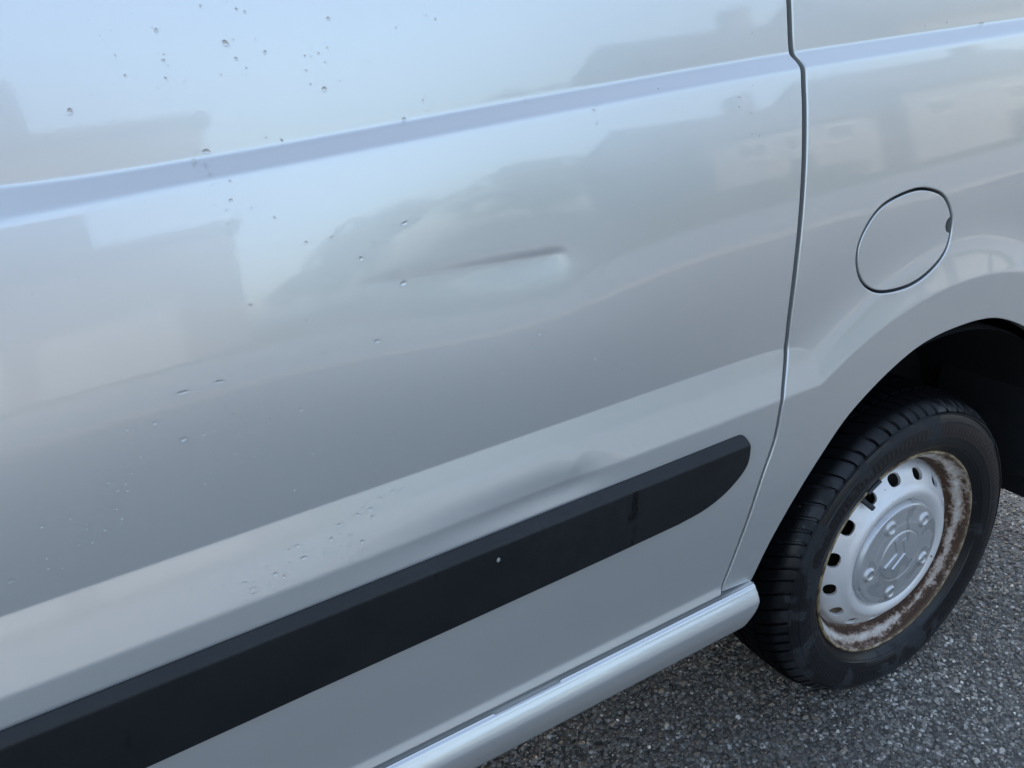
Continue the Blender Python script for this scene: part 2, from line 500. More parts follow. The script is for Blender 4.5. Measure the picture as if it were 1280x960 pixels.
# ------------------------------------------------------------------ shape of the van side
AX, AZ = 0.0, 0.325            # rear axle centre (x, z)
FX = -3.0                      # front axle x
ZB = 0.812                     # upper edge of the lower body plate
def sp(v, e): return e*np.logaddexp(0.0, v/e)
def smax(a, b, e): return e*np.logaddexp(a/e, b/e)
def smin(a, b, e): return -smax(-a, -b, e)
_tx = np.array([-4.2, -1.60, -1.45, -1.36, -1.27, -1.20, -1.05, -0.78, -0.49, -0.36, 0.12, 1.4])
_tt = np.array([1.290, 1.290, 1.279, 1.2700, 1.2634, 1.2600, 1.2618, 1.2700, 1.2770, 1.2793, 1.2808, 1.2808])
_tb = np.array([1.215, 1.218, 1.226, 1.2330, 1.2396, 1.2430, 1.2474, 1.2546, 1.2608, 1.2622, 1.2636, 1.2636])
TX = np.linspace(-4.2, 1.4, 1121)
_k = np.exp(-0.5*(np.arange(-24, 25)*0.005/0.030)**2); _k /= _k.sum()
TT = np.convolve(np.pad(np.interp(TX, _tx, _tt), 24, 'edge'), _k, 'valid')
TB = np.convolve(np.pad(np.interp(TX, _tx, _tb), 24, 'edge'), _k, 'valid')
def side(x, z, dents=True):
    """outward bulge of the van side, metres, over the plane y=0"""
    x = np.asarray(x, float); z = np.asarray(z, float)
    zt = np.interp(x, TX, TT); zb = np.interp(x, TX, TB)
    sl = 0.017/(zt-zb)
    d = -0.0134 + 0.12*(zt-z) + (sl-0.12)*sp(zt-z, .0011) + (0.205-sl)*sp(zb-z, .0015)
    d = d + 0.205*(1.2546-zb)/(1+np.exp((z-1.12)/.03))
    d = d - 0.270*sp(1.040-z, .07)
    d = d - 0.25*sp(z-1.55, .06)
    edge = 0.055
    xa = np.where(x < -1.5, x-FX, x-AX)
    r = np.hypot(xa, z-AZ)
    ch_b = edge - 0.30*(r-0.58)
    d = smax(d, ch_b, .006)
    ax_ = np.abs(xa)
    ww = 0.078*np.sqrt(np.clip(1-((0.31-ax_)/0.055)**2, 1e-4, 1))
    ww = np.where(ax_ > 0.31, 0.078, np.where(ax_ < 0.256, 0.0008, ww))
    ch_a = edge - (0.020/ww)*(z-ZB)
    d = smax(d, np.clip(ch_a, -1, 1), .00018)
    plate = edge + 0.010*(z-ZB) - 0.075*sp(0.66-z, .02)
    d = smin(d, plate, .00035)
    if dents:
        ux, uz = DENT_B[0]-DENT_A[0], DENT_B[1]-DENT_A[1]
        L = np.hypot(ux, uz); ux /= L; uz /= L
        t = (x-DENT_A[0])*ux + (z-DENT_A[1])*uz
        v = -(x-DENT_A[0])*uz + (z-DENT_A[1])*ux
        ramp = np.clip(t/L, 0, None)**1.3/(1+np.exp(np.clip((t-L)/(.0045+.006/(1+np.exp(np.clip(v/.004, -50, 50)))), -50, 50)))
        ramp = np.where(np.isfinite(ramp), ramp, 0)
        d = d - 0.0028*ramp*np.exp(-np.abs(v/np.where(v > 0, .0080, .027))**1.7)
        cx, cz = DENT_A[0]+0.72*L*ux, DENT_A[1]+0.72*L*uz
        d = d - 0.0040*np.exp(-((x-cx)/.17)**2-((z-cz)/.080)**2)
        xd = x-DENT_C[0]
        d = d - 0.0064*np.exp(-(xd/np.where(xd < 0, .20, .060))**2-((z-DENT_C[1]+.06*np.minimum(xd, 0)*0)/.024)**2)
        d = d + 0.0008*np.exp(-((xd-.012-.5*(z-.82))/.016)**2-((z-DENT_C[1]-.022)/.020)**2)
    return d
DENT_A = (-0.9998, 1.1177); DENT_B = (-0.7319, 1.0984); DENT_C = (-0.775, 0.803)
def fmap_side(off=0.0, dents=True, extra=None):
    def h(x, z):
        d = side(x, z, dents)+off
        if extra is not None: d = d+extra(x, z)
        return d
    def f(x, z):
        e = 4e-4
        d = h(x, z)
        gx = (h(x+e, z)-h(x-e, z))/(2*e); gz = (h(x, z+e)-h(x, z-e))/(2*e)
        n = np.stack([-gx, -np.ones_like(gx), -gz], 1)
        n /= np.linalg.norm(n, axis=1, keepdims=True)
        return np.stack([x, -d, z], 1), n
    return f

# ================================================================== GROUND
gm = poly_mesh('ground', [(-150, -150, 0), (150, -150, 0), (150, 150, 0), (-150, 150, 0)], [(0, 1, 2, 3)])
ground = tag(link('ground', gm, M['asphalt']), kind='structure')

def aggregate():
    # loose-textured surface stones: five-sided chips bedded in the bitumen
    n0 = 128000
    x = rng.uniform(-1.55, 1.75, n0); y = rng.uniform(-0.95, 0.95, n0)
    gap_ = np.minimum(0.55+0.5*np.clip(x+1.0, 0, 1)-y, y+0.60+0.341*(x+0.9))       # distance inside the worn patch
    keep = gap_ > -0.55*rng.uniform(0, 1, n0)**1.5
    x, y = x[keep], y[keep]; n = len(x)
    s = np.clip(rng.lognormal(math.log(0.0032), 0.34, n), 0.0018, 0.0085)
    h = s*rng.uniform(0.25, 0.75, n)
    K = 5
    a = (np.arange(K)*2*np.pi/K)[None, :]+rng.uniform(0, 6.28, n)[:, None]+rng.uniform(-.35, .35, (n, K))
    rr = s[:, None]*rng.uniform(0.75, 1.25, (n, K))
    el = rng.uniform(0.7, 1.0, n)[:, None]
    bx = x[:, None]+rr*np.cos(a); by = y[:, None]+rr*np.sin(a)*el
    tx = x[:, None]+rr*.68*np.cos(a); ty = y[:, None]+rr*.68*np.sin(a)*el
    tilt = rng.normal(0, 0.22, (n, 2))
    tz = h[:, None]+(tx-x[:, None])*tilt[:, :1]+(ty-y[:, None])*tilt[:, 1:]
    tz = np.maximum(tz, 0.0002)
    V = np.zeros((n, 2*K, 3), np.float32)
    V[:, :K, 0] = bx; V[:, :K, 1] = by; V[:, :K, 2] = -0.001
    V[:, K:, 0] = tx; V[:, K:, 1] = ty; V[:, K:, 2] = tz
    base = (np.arange(n)*2*K)[:, None]
    L_ = []
    for k in range(K):
        k2 = (k+1) % K
        L_.append(np.concatenate([base+k, base+k2, base+K+k2, base+K+k], 1))
    quads = np.stack(L_, 1).reshape(-1, 4)
    tops = base+K+np.arange(K)[None, :]
    loops = np.concatenate([quads.ravel(), tops.ravel()])
    starts = np.concatenate([np.arange(len(quads))*4, len(quads)*4+np.arange(n)*K])
    me = fastmesh('asphalt_aggregate', V.reshape(-1, 3), loops, starts, False)
    tone = np.clip(rng.beta(1.6, 2.6, n), 0, 1)
    tone = tone*np.clip(0.95+0.16*np.sin(5.1*x+2.3*y+1)+0.14*np.sin(3.3*x-7.7*y)+0.10*np.sin(11*x+9*y+2), .6, 1.3)
    wh = rng.uniform(0, 1, n); tone = np.where(wh > 0.975, rng.uniform(0.86, 1.0, n), tone)
    ta = np.concatenate([np.repeat(tone, K), tone]).astype(np.float32)
    at = me.attributes.new('tone', 'FLOAT', 'FACE')
    if len(at.data) == len(ta): at.data.foreach_set('value', ta)
    return me
tag(link('asphalt_aggregate', aggregate(), M['chips']), 'small grey and pale stones of the damp asphalt surface', 'gravel', kind='stuff')

# ================================================================== VAN
van = tag(empty('van', (0, 0, 0)), 'silver panel van with dented sliding door and rusty steel wheel', 'van')

ROOF_Z = 1.80
SEAM = np.array([(-0.5029, 0.4897), (-0.4790, 0.5531), (-0.4600, 0.6085), (-0.4345, 0.6880), (-0.4107, 0.7494), (-0.3992, 0.8126), (-0.3795, 0.8783), (-0.3743, 0.9363), (-0.3664, 1.0079), (-0.3571, 1.0732), (-0.3470, 1.1463), (-0.3400, 1.2071), (-0.3377, 1.2370), (-0.3358, 1.2666), (-0.3405, 1.2871), (-0.3407, 1.3449), (-0.3407, 1.5500), (-0.3407, 1.8000)])
seamL = smooth_open(SEAM, 120)
gapw = np.interp(seamL[:, 1], [.48, .8, .95, 1.25, 1.8], [.0050, .0062, .0082, .0085, .0085])
seamR = seamL+np.stack([gapw, 0*gapw], 1)
ZBOT = 0.4945
FRONT_SEAM = -1.535

def zlist(z0, z1):
    z = list(np.arange(z0, z1, 0.006))
    for c, hw, st in ((1.272, .030, .0012), (0.889, .009, .0007), (0.812, .012, .0012), (1.113, .035, .0025), (.497, .016, .002), (.80, .04, .003)):
        z += list(np.arange(max(z0, c-hw), min(z1, c+hw), st))
    return np.unique(np.round(z, 5))
def lipped(x, z):      # turned-out bottom edge of the doors
    return 0.45*sp(0.509-z, .0012)

# ---- sliding door
gx = np.unique(np.round(np.concatenate([np.arange(FRONT_SEAM, -.33, 0.014), np.arange(-1.02, -.70, 0.006), np.arange(-.40, -.34, .005)]), 5))
door_outline = np.vstack([[(FRONT_SEAM, ZBOT)], seamL[seamL[:, 1] > ZBOT], [(FRONT_SEAM, ROOF_Z)]])
door_outline = np.vstack([[(FRONT_SEAM, ZBOT), (-.5005, ZBOT)], seamL[seamL[:, 1] > ZBOT+.006], [(FRONT_SEAM, ROOF_Z)]])
fd = np.random.default_rng(3)
ex = np.stack([q_.ravel() for q_ in np.meshgrid(np.arange(-.77, -.70, .0017), np.arange(1.078, 1.122, .0019))], 1)

me = sheet('sliding_door', door_outline, [], fmap_side(0, True, lipped), gx, zlist(ZBOT, ROOF_Z), hem=0.0026, depth=0.016, extra=ex)
door = tag(link('sliding_door', me, M['paint'], van), 'dented silver sliding door')

# ---- black moulding on the door
def thick(x, z):
    top = 0.0128-0.0105*np.clip((z-0.7665)/0.0155, 0, 1.2)
    t = smin(0.0128+0*z, 0.0128-0.72*(z-0.7665), .0007)
    return t-0.005*np.clip((0.766-z)/0.10, 0, 1.2)**2
mould_end = smooth_open([(-.4893, .7835), (-.4756, .7822), (-.469, .7733), (-.4675, .7581), (-.4716, .7352), (-.4862, .7173), (-.5159, .6969), (-.5531, .6838), (-.5971, .6783)], 40)
mould_outline = np.vstack([[(FRONT_SEAM+.006, .780)], mould_end, [(-.7217, .6745), (-.9187, .6705), (-1.1279, .6675), (-1.3061, .664), (FRONT_SEAM+.006, .661)]])
mz = np.unique(np.round(np.concatenate([np.arange(.66, .79, .006), np.arange(.758, .786, .0012)]), 5))
me = sheet('moulding', mould_outline, [], fmap_side(0, False, thick), np.arange(FRONT_SEAM, -.46, .02), mz, hem=0.0022, depth=0.016)
link('moulding', me, M['plastic'], door)

# ---- rear quarter panel with wheel arch and filler opening
arch_l = [(0.0, .8228), (-.0559, .8202), (-.1124, .8089), (-.1828, .7785), (-.25, .7369), (-.2977, .6906), (-.343, .6365), (-.3926, .5611), (-.4339, .4784)]
arch_curve = smooth_open([(-p[0], p[1]) for p in arch_l[::-1]]+arch_l[1:], 150)          # rear foot to front foot
REAR_X = 0.80
flap_pts = [(-0.1027, 1.0683), (-0.0530, 1.0507), (-0.0286, 1.0186), (-0.0255, 0.9873), (-0.0395, 0.9569), (-0.0767, 0.9339), (-0.1255, 0.9209), (-0.1825, 0.9226), (-0.2164, 0.9381), (-0.2365, 0.9657), (-0.2408, 0.9985), (-0.2283, 1.0271), (-0.1980, 1.0543), (-0.1561, 1.0664)]
flap_hole = smooth_closed(flap_pts, 130)
q_seam = seamR[seamR[:, 1] > .501]
quarter_outline = np.vstack([[(-.4955, .4935)], [(-.434, .4865)], arch_curve[::-1][1:], [(REAR_X, .50), (REAR_X, ROOF_Z)], q_seam[::-1]])
gxq = np.unique(np.round(np.concatenate([np.arange(-.5, .35, .010), np.arange(.35, REAR_X, .03), np.arange(-.34, -.24, .005)]), 5))
zq = np.unique(np.concatenate([zlist(.48, ROOF_Z), np.round(np.arange(.80, .94, .004), 5)]))
ang = np.linspace(0, np.pi, 150)
exq = np.vstack([np.stack([q*np.cos(ang), AZ+q*np.sin(ang)], 1) for q in (.572, .576, .5785, .58, .5815, .584, .589)])
me = sheet('rear_quarter_panel', quarter_outline, [flap_hole], fmap_side(0, False), gxq, zq, hem=0.0022, depth=0.020, extra=exq, hole_depth=0.018)
quarter = link('rear_quarter_panel', me, M['paint'], van)

# ---- filler flap with finger notch
fc = flap_hole.mean(0)
flap = offset_in(flap_hole[::-1] if area2(flap_hole) < 0 else flap_hole, 0.0042)
nc = np.array([-0.0283, 0.9977]); nr = 0.0125
def notch(poly):
    out = []
    for p in poly:
        d_ = p-nc; l = np.hypot(*d_)
        if l < nr:
            # push towards the flap centre, onto the notch circle
            t_ = (fc-nc)/np.hypot(*(fc-nc)); s_ = np.array([-t_[1], t_[0]])
            b_ = np.clip(d_@s_, -nr*.999, nr*.999)
            p = nc+s_*b_+t_*math.sqrt(nr*nr-b_*b_)
        out.append(p)
    return np.array(out)
flap = notch(dens(flap, .0015))
me = sheet('fuel_flap', flap, [], fmap_side(-.0004, False), np.arange(-.26, -.01, .008), np.arange(.91, 1.08, .006), hem=0.0016, depth=0.006, step=.004)
link('fuel_flap', me, M['paint'], quarter)
fb = offset_in(flap_hole[::-1] if area2(flap_hole) < 0 else flap_hole, -0.012)
me = sheet('filler_recess', fb, [], fmap_side(-.0165, False), np.arange(-.28, 0, .02), np.arange(.9, 1.1, .02), hem=0.001, depth=0.004)
link('filler_recess', me, M['rubber_shade'], quarter)

# ---- inner pillar closing the panel gaps, coloured dark for the shade inside them
def strip(name, poly, off, mat, parent=None):
    me = sheet(name, poly, [], fmap_side(off, False), np.arange(-4, 1, .05), zlist(.40, ROOF_Z), hem=0.0015, depth=0.006, step=.02)
    return link(name, me, mat, parent)
pill = np.vstack([seamL+np.array([-.05, 0]), (seamR+np.array([.05, 0]))[::-1]])
strip('door_pillar', pill, -.0155, M['rubber_shade'], van)
strip('door_pillar', [(FRONT_SEAM-.05, .47), (FRONT_SEAM+.05, .47), (FRONT_SEAM+.05, ROOF_Z), (FRONT_SEAM-.05, ROOF_Z)], -.0125, M['rubber_shade'], van)

# ---- sill below the doors
sill_prof = smooth_open([(.010, .4850), (-.030, .4868), (-.0445, .4868), (-.0508, .4856), (-.0545, .4800), (-.0585, .4730), (-.0616, .4660), (-.0632, .4580), (-.0615, .4420), (-.0580, .4280), (-.0540, .4160), (-.0485, .4095), (-.036, .4075), (.03, .406)], 66)
_k = int(np.argmin(sill_prof[:, 0]))
_top = sill_prof[:_k]
sill_prof = np.vstack([_top[_top[:, 0] > -.0450], [(-.0462, .4866), (-.0467, .4878), (-.0474, .4883), (-.0481, .4880), (-.0487, .4868), (-.0500, .4860)], _top[_top[:, 0] < -.0506], sill_prof[_k:]])
def sill_mesh():
    xs = list(np.linspace(-2.56, -.60, 60))+list(np.linspace(-.59, 0, 60)*0)
    rows = []
    xs = np.concatenate([np.linspace(-2.56, -.94, 50), np.linspace(-.93, -.79, 71), np.linspace(-.78, -.56, 20), np.linspace(-.55, -.4325, 60)])
    for x in xs:
        P = []
        for (y, z) in sill_prof:
            xe = -.4325-0.030*np.clip((.466-z)/.06, 0, 1)**1.6
            t = min(x, xe)
            # rounded end
            back = np.clip((t-(xe-.005))/.005, 0, 1)
            inset = .003*(1-math.sqrt(max(0, 1-back**2)))*.9
            zz = z
            if -.0499 < y < -.0452 and z > .4863 and -.914 < t < -.805: zz = .4862       # bead added to catch a highlight, left out here
            P.append((t, y+inset, zz))
        rows.append(P)
    rows = np.array(rows)
    return grid_mesh('sill', rows, flip=False)
sill = link('sill', sill_mesh(), M['paint'], van)
# closing web at the sill's rear end
wv = [(min(-.4325, -.4325-0.030*np.clip((.466-z)/.06, 0, 1)**1.6)-.002, y+.0035, z) for y, z in sill_prof]
link('sill_end', poly_mesh('sill_end', wv, [tuple(range(len(wv)))]), M['paint'], sill)

# ---- wheel well
def arch_liner(cx):
    a = np.linspace(R(-8), R(171), 90)
    rows = []
    for y, rr in ((-.026, .470), (-.018, .474), (0.01, .476), (.30, .476), (.305, .40), (.305, .05)):
        rows.append([(cx+rr*math.cos(t), y, AZ+rr*math.sin(t)*(1.0)) for t in a])
    return grid_mesh('wheel_arch_liner', np.array(rows), angle=40)
link('wheel_arch_liner', arch_liner(AX), M['dark'], van)
link('wheel_arch_liner', arch_liner(FX), M['dark'], van)
def mudflap(cx):
    g = []
    for i, t in enumerate(np.linspace(0, 1, 14)):
        y = -.035+t*.27
        zb = .345+.05*(abs(t-.5)*2)**4
        x = cx+.405
        g.append([(x+.03, y, .62), (x+.012, y, .5), (x, y, .42), (x-.006, y, zb), (x+.002, y, zb-.004), (x+.010, y, zb), (x+.018, y, .42), (x+.03, y, .5), (x+.048, y, .62)])
    return grid_mesh('mud_flap', np.array(g), angle=50)
link('mud_flap', mudflap(AX), M['dark'], van)

# ------------------------------------------------------------------ wheels (built about the origin, outer face towards -y)
def lathe_pts(prof, n, a0=0.0):
    t = a0+np.arange(n)*2*np.pi/n
    return np.array([[(r_*math.cos(q), y, r_*math.sin(q)) for q in t] for y, r_ in prof])
def tyre_mesh():
    n = 68
    pit = rng.choice([0.85, 1.0, 1.2], n); pit = pit/pit.sum()*2*np.pi
    ang_, grv = [], []
    a = R(3)
    for p in pit:
        g = 0.0250
        for f_, gg in ((0, 0), (g*.12, 1), (g*.88, 1), (g, 0)):
            ang_.append(a+f_); grv.append(gg)
        for k in range(1, 4):
            ang_.append(a+g+(p-g)*k/4); grv.append(0)
        a += p
    ang_ = np.array(ang_); grv = np.array(grv)
    prof = [(.008, .2150, 0), (.0035, .2190, 0), (.0005, .2260, 0), (-.0040, .2310, 0), (-.0078, .2360, 0), (-.0088, .2372, 0), (-.0088, .2385, 0), (-.0108, .2400, 0), (-.0150, .2520, 0), (-.0172, .2640, 0), (-.0172, .2760, 0), (-.0160, .2840, 0),
            (-.0158, .2860, 0), (-.0138, .2875, 0), (-.0130, .2900, 0), (-.0100, .2965, 0), (-.0080, .3000, 0), (-.0098, .3012, 0), (-.0095, .3030, 0), (-.0062, .3042, 0), (-.0045, .3055, .35), (-.0020, .3085, 1), (.0030, .3135, 1), (.0090, .3182, 1), (.0160, .3222, 1), (.0240, .3256, 1), (.0330, .3285, 1), (.0420, .3302, 1),
            (.0500, .3310, 1), (.0510, .3240, 1), (.0580, .3240, 1), (.0590, .3318, .9), (.0800, .3325, .9), (.0980, .3328, .9), (.0990, .3250, .6), (.1070, .3250, .6), (.1080, .3328, .9), (.1300, .3325, .9), (.1480, .3318, .9), (.1490, .3240, 1), (.1560, .3240, 1), (.1570, .3310, 1),
            (.175, .3285, 1), (.192, .3222, 1), (.204, .3135, 1), (.212, .305, 0), (.222, .280, 0), (.222, .255, 0), (.212, .230, 0), (.200, .2150, 0)]
    rows = []
    for y, r_, gf in prof:
        rr = r_-grv*gf*0.0085
        skew = (y*1.1 if y < .09 else (.198-y)*-0.0-.0) if gf > 0 else 0.0
        t = ang_+np.clip(y, 0, .05)*1.6
        rows.append(np.stack([rr*np.cos(t), np.full_like(t, y), rr*np.sin(t)], 1))
    P = np.array(rows)
    # weight on the tread: flat contact patch, slight bulge above it
    z = P[..., 2]; low = z < -AZ+.0
    bul = np.exp(-((z+.27)/.05)**2)*(z < 0)
    P[..., 1] -= np.where(P[..., 1] < .1, 1, -1)*.006*bul*(np.hypot(P[..., 0], z) > .235)*np.exp(-(P[..., 0]/.14)**2)
    P[..., 2] = np.maximum(z, -AZ+.0008)
    return grid_mesh('tyre', P, closed_v=True, angle=32, flip=False)
def rim_mesh():
    prof = [(.012, .2160), (.006, .2212), (.0020, .2226), (-.0012, .2214), (-.0020, .2190), (-.0004, .2168), (.0050, .2148), (.0120, .2128), (.0165, .2100), (.0190, .2060), (.0215, .2020), (.0260, .1990), (.0320, .1975), (.0370, .1950), (.0400, .1915), (.0440, .1895), (.0600, .1880), (.0900, .1870), (.19, .1870), (.205, .216)]
    return grid_mesh('rim', lathe_pts(smooth_open(prof, 60), 180), closed_v=True, angle=60)
disc_prof = smooth_open([(.0475, .1895), (.0440, .1868), (.0370, .1830), (.0290, .1760), (.0220, .1675), (.0160, .1580), (.0105, .1490), (.0050, .1425), (.0022, .1375), (.0018, .1320), (.0035, .1265), (.0070, .1215), (.0120, .1170), (.0180, .1100)], 70)
def disc_mesh():
    sl_ = np.concatenate([[0], np.cumsum(np.hypot(*np.diff(disc_prof, axis=0).T))])
    rm = 0.166
    dy = np.gradient(disc_prof[:, 0], sl_); dr = np.gradient(disc_prof[:, 1], sl_)
    vh = np.interp(-.1660, -disc_prof[:, 1], sl_)
    def f(u, v):
        a = u/rm; y = np.interp(v, sl_, disc_prof[:, 0]); r_ = np.interp(v, sl_, disc_prof[:, 1])
        ty = np.interp(v, sl_, dy); tr = np.interp(v, sl_, dr)
        l = np.hypot(ty, tr); ty, tr = ty/l, tr/l
        # outward normal: towards -y and away from the slope
        ny, nr_ = tr, -ty
        return np.stack([r_*np.cos(a), y, r_*np.sin(a)], 1), np.stack([nr_*np.cos(a), ny, nr_*np.sin(a)], 1)
    span = 2*np.pi*rm; u0 = R(20.9+12)*rm
    holes = []
    for k in range(15):
        c = u0+(k+.5)*span/15
        t = np.linspace(0, 2*np.pi, 25)[:-1]
        holes.append(np.stack([c+.0158*np.cos(t), vh-.0005+.0150*np.sin(t)*(1+.12*np.cos(2*t))], 1))
    outl = [(u0, 0), (u0+span, 0), (u0+span, sl_[-1]), (u0, sl_[-1])]
    return sheet('wheel_disc', outl, holes, f, np.arange(u0, u0+span, .008), np.linspace(0, sl_[-1], 40), hem=.0004, depth=.003, step=.006, hole_step=.003, hole_depth=.006)
def cap_mesh():
    nr_, na = 100, 300
    rr = np.linspace(0.0005, .1155, nr_); th = np.arange(na)*2*np.pi/na
    Rr, Th = np.meshgrid(rr, th, indexing='ij')
    X, Z = Rr*np.cos(Th), Rr*np.sin(Th)
    H = .0040-.0030*(Rr/.1155)**2-.012*np.clip((Rr-.108)/.0075, 0, 1)**2
    H -= .0016*np.exp(-((Rr-.0555)/.0013)**2)                       # ring round the centre
    H += .0012*(1/(1+np.exp((Rr-.0535)/.0007)))
    for k in range(5):
        a = R(43+72*k); cx, cz = .086*math.cos(a), .086*math.sin(a)
        q = np.hypot(X-cx, Z-cz)
        H += .0062/(1+np.exp((q-.0140)/.0009))-.0042/(1+np.exp((q-.0085)/.0010))
    H -= .0016/(1+np.exp((np.abs(Rr-.0865)-.0125)/.0012))*0.5
    P = np.stack([X, -H+.0005, Z], -1)
    rim_ = P[-1].copy(); rim_[:, 1] += .012
    P = np.concatenate([P, rim_[None]], 0)
    return grid_mesh('hub_cap', P, closed_v=True, angle=70)
def ridge(name, pts, w_, h_, y0):
    V, F = [], []
    pts = np.array(pts, float)
    # mitred bar along a bent line
    n = len(pts); nrm = []
    for i in range(n):
        d_ = (pts[min(i+1, n-1)]-pts[max(i-1, 0)]); d_ /= np.hypot(*d_)
        k = 1.0
        if 0 < i < n-1:
            d1 = pts[i]-pts[i-1]; d1 /= np.hypot(*d1); k = 1/max(.5, abs(d1@d_))
        nrm.append(np.array([-d_[1], d_[0]])*k)
    for p, q in zip(pts, nrm):
        for s, hh in ((-1, 0), (-.62, 1), (.62, 1), (1, 0)):
            V.append((p[0]+q[0]*w_*s, y0-h_*hh, p[1]+q[1]*w_*s))
    for i in range(n-1):
        for j in range(3):
            F.append((4*i+j, 4*i+j+1, 4*i+j+5, 4*i+j+4))
    F += [(0, 1, 2, 3), (4*n-1, 4*n-2, 4*n-3, 4*n-4)]
    return V, F
def emblem_mesh():
    V, F = [], []
    for pts in ([(-.0175, .0455), (-.0065, .0085), (-.0425, -.0145)], [(.0065, .0365), (.0175, -.0005), (-.0185, -.0275)]):
        v, f = ridge('emblem', pts, .0070, .0030, -.0040)
        k = len(V); V += v; F += [tuple(i+k for i in q) for q in f]
    return poly_mesh('emblem', V, F, edge_angle=25)
def weight_mesh():
    a = np.linspace(R(112), R(121), 8)
    g = [[((r_)*math.cos(t), y, r_*math.sin(t)) for t in a] for r_, y in ((.2225, .004), (.2225, -.003), (.2190, -.006), (.2120, -.002), (.2080, .006), (.2070, .016))]
    return grid_mesh('balance_weight', np.array(g), angle=40)
def valve_mesh():
    a = R(122); c = np.array([.183*math.cos(a), .02, .183*math.sin(a)])
    t = np.arange(12)*2*np.pi/12
    d_ = np.array([-math.cos(a)*.55, -.80, -math.sin(a)*.55]); d_ /= np.linalg.norm(d_)
    e1 = np.cross(d_, (0, 1, 0)); e1 /= np.linalg.norm(e1); e2 = np.cross(d_, e1)
    rows = [[c+d_*s+(e1*math.cos(q)+e2*math.sin(q))*r_ for q in t] for s, r_ in ((-.02, .006), (.0, .0058), (.012, .0045), (.0125, .0055), (.024, .0052), (.0255, .0035), (.0256, .0002))]
    return grid_mesh('valve', np.array(rows), closed_v=True, angle=40)
def drum_mesh():
    return grid_mesh('brake_drum', lathe_pts([(.060, .002), (.060, .13), (.066, .145), (.070, .150), (.16, .152), (.16, .002)], 60), closed_v=True, angle=40)
wheel_meshes = [('tyre', tyre_mesh(), M['tyre']), ('rim', rim_mesh(), M['rim']), ('wheel_disc', disc_mesh(), M['disc']), ('hub_cap', cap_mesh(), M['cap']),
                ('emblem', emblem_mesh(), M['cap']), ('balance_weight', weight_mesh(), M['rubber_shade']), ('valve', valve_mesh(), M['rubber_shade']), ('brake_drum', drum_mesh(), M['steel'])]
for nm, me, mt in wheel_meshes: me.materials.append(mt)
def wheel(x, y, flip):
    w_ = empty('wheel', (x, y, AZ), van)
    if flip: w_.rotation_euler = (0, 0, math.pi)
    for nm, me, mt in wheel_meshes:
        link(nm, me, None, w_)
    return w_
VW = 1.88                                  # body width
tag(wheel(AX, 0.0, False), 'rusty steel wheel with damp tyre')
wheel(FX, 0.0, False); wheel(AX, VW-.10, True); wheel(FX, VW-.10, True)
link('rear_axle', grid_mesh('rear_axle', lathe_pts([(.15, .04), (VW-.25, .04)], 16)+np.array([AX, 0, AZ]), closed_v=True), M['dark'], van)
link('underbody', boxes('underbody', [(-2.5, -.50, .035, VW-.135, .40, .56), (.50, .78, .02, VW-.12, .40, .56), (-.5, .5, .32, VW-.42, .46, .56), (-3.6, -2.5, .32, VW-.42, .30, .56)]), M['dark'], van)
# ------------------------------------------------------------------ the rest of the van, beyond the picture
strip_paint = M['paint']
# cab door with window
a_pillar = [(-2.62, 1.20), (-2.30, 1.50), (-1.98, ROOF_Z)]
cab_out = [(FRONT_SEAM-.006, ZBOT), (FRONT_SEAM-.006, ROOF_Z), (-1.98, ROOF_Z), (-2.62, 1.24), (-2.60, .95), (-2.50, .80), (-2.50, ZBOT)][::-1]
cab_win = [(-1.62, 1.30), (-1.62, 1.74), (-1.98, 1.74), (-2.45, 1.33)]
me = sheet('cab_door', cab_out, [cab_win], fmap_side(0, False, lipped), np.arange(-2.65, -1.5, .04), zlist(ZBOT, ROOF_Z), hem=.0026, depth=.016, step=.02, hole_step=.01)
cab = link('cab_door', me, M['paint'], van)
me = sheet('window', offset_in(np.array(cab_win)[::1] if area2(np.array(cab_win)) > 0 else np.array(cab_win)[::-1], -.012), [], fmap_side(-.008, False), np.arange(-2.6, -1.5, .06), np.arange(1.28, 1.78, .03), hem=.001, depth=.004, step=.02)
link('window', me, M['glass'], cab)
me = sheet('moulding', [(FRONT_SEAM-.014, .661), (FRONT_SEAM-.014, .780), (-2.42, .780), (-2.46, .74), (-2.44, .661)], [], fmap_side(0, False, thick), np.arange(-2.5, -1.5, .04), mz, hem=.0022, depth=.016)
link('moulding', me, M['plastic'], cab)
hy = -float(side(-1.7, 1.17, False))
link('door_handle', boxes('door_handle', [(-1.80, -1.62, hy-.032, hy-.018, 1.14, 1.17), (-1.80, -1.775, hy-.02, hy+.004, 1.14, 1.17), (-1.645, -1.62, hy-.02, hy+.004, 1.14, 1.17)]), M['plastic'], cab)
hy = -float(side(-1.45, 1.17, False))
# front wing with arch
arch_f = arch_curve+np.array([FX, 0])
wing_out = np.vstack([[(-2.506, .50), (-2.506, .80), (-2.606, .95), (-2.626, 1.20), (-3.30, 1.06), (-3.70, .92), (-3.78, .70), (-3.70, .56), (-3.46, .50)], arch_f[::-1]]) if False else np.vstack([arch_f[::-1], [(-2.506, .49), (-2.506, .80), (-2.606, .95), (-2.630, 1.215), (-3.30, 1.08), (-3.66, .95), (-3.74, .72), (-3.66, .50)]])
me = sheet('front_wing', wing_out, [], fmap_side(0, False), np.arange(-3.8, -2.5, .04), np.arange(.48, 1.25, .012), hem=.003, depth=.02, step=.02)
link('front_wing', me, M['paint'], van)

def cross(pts_side, x_shift=None):
    return pts_side
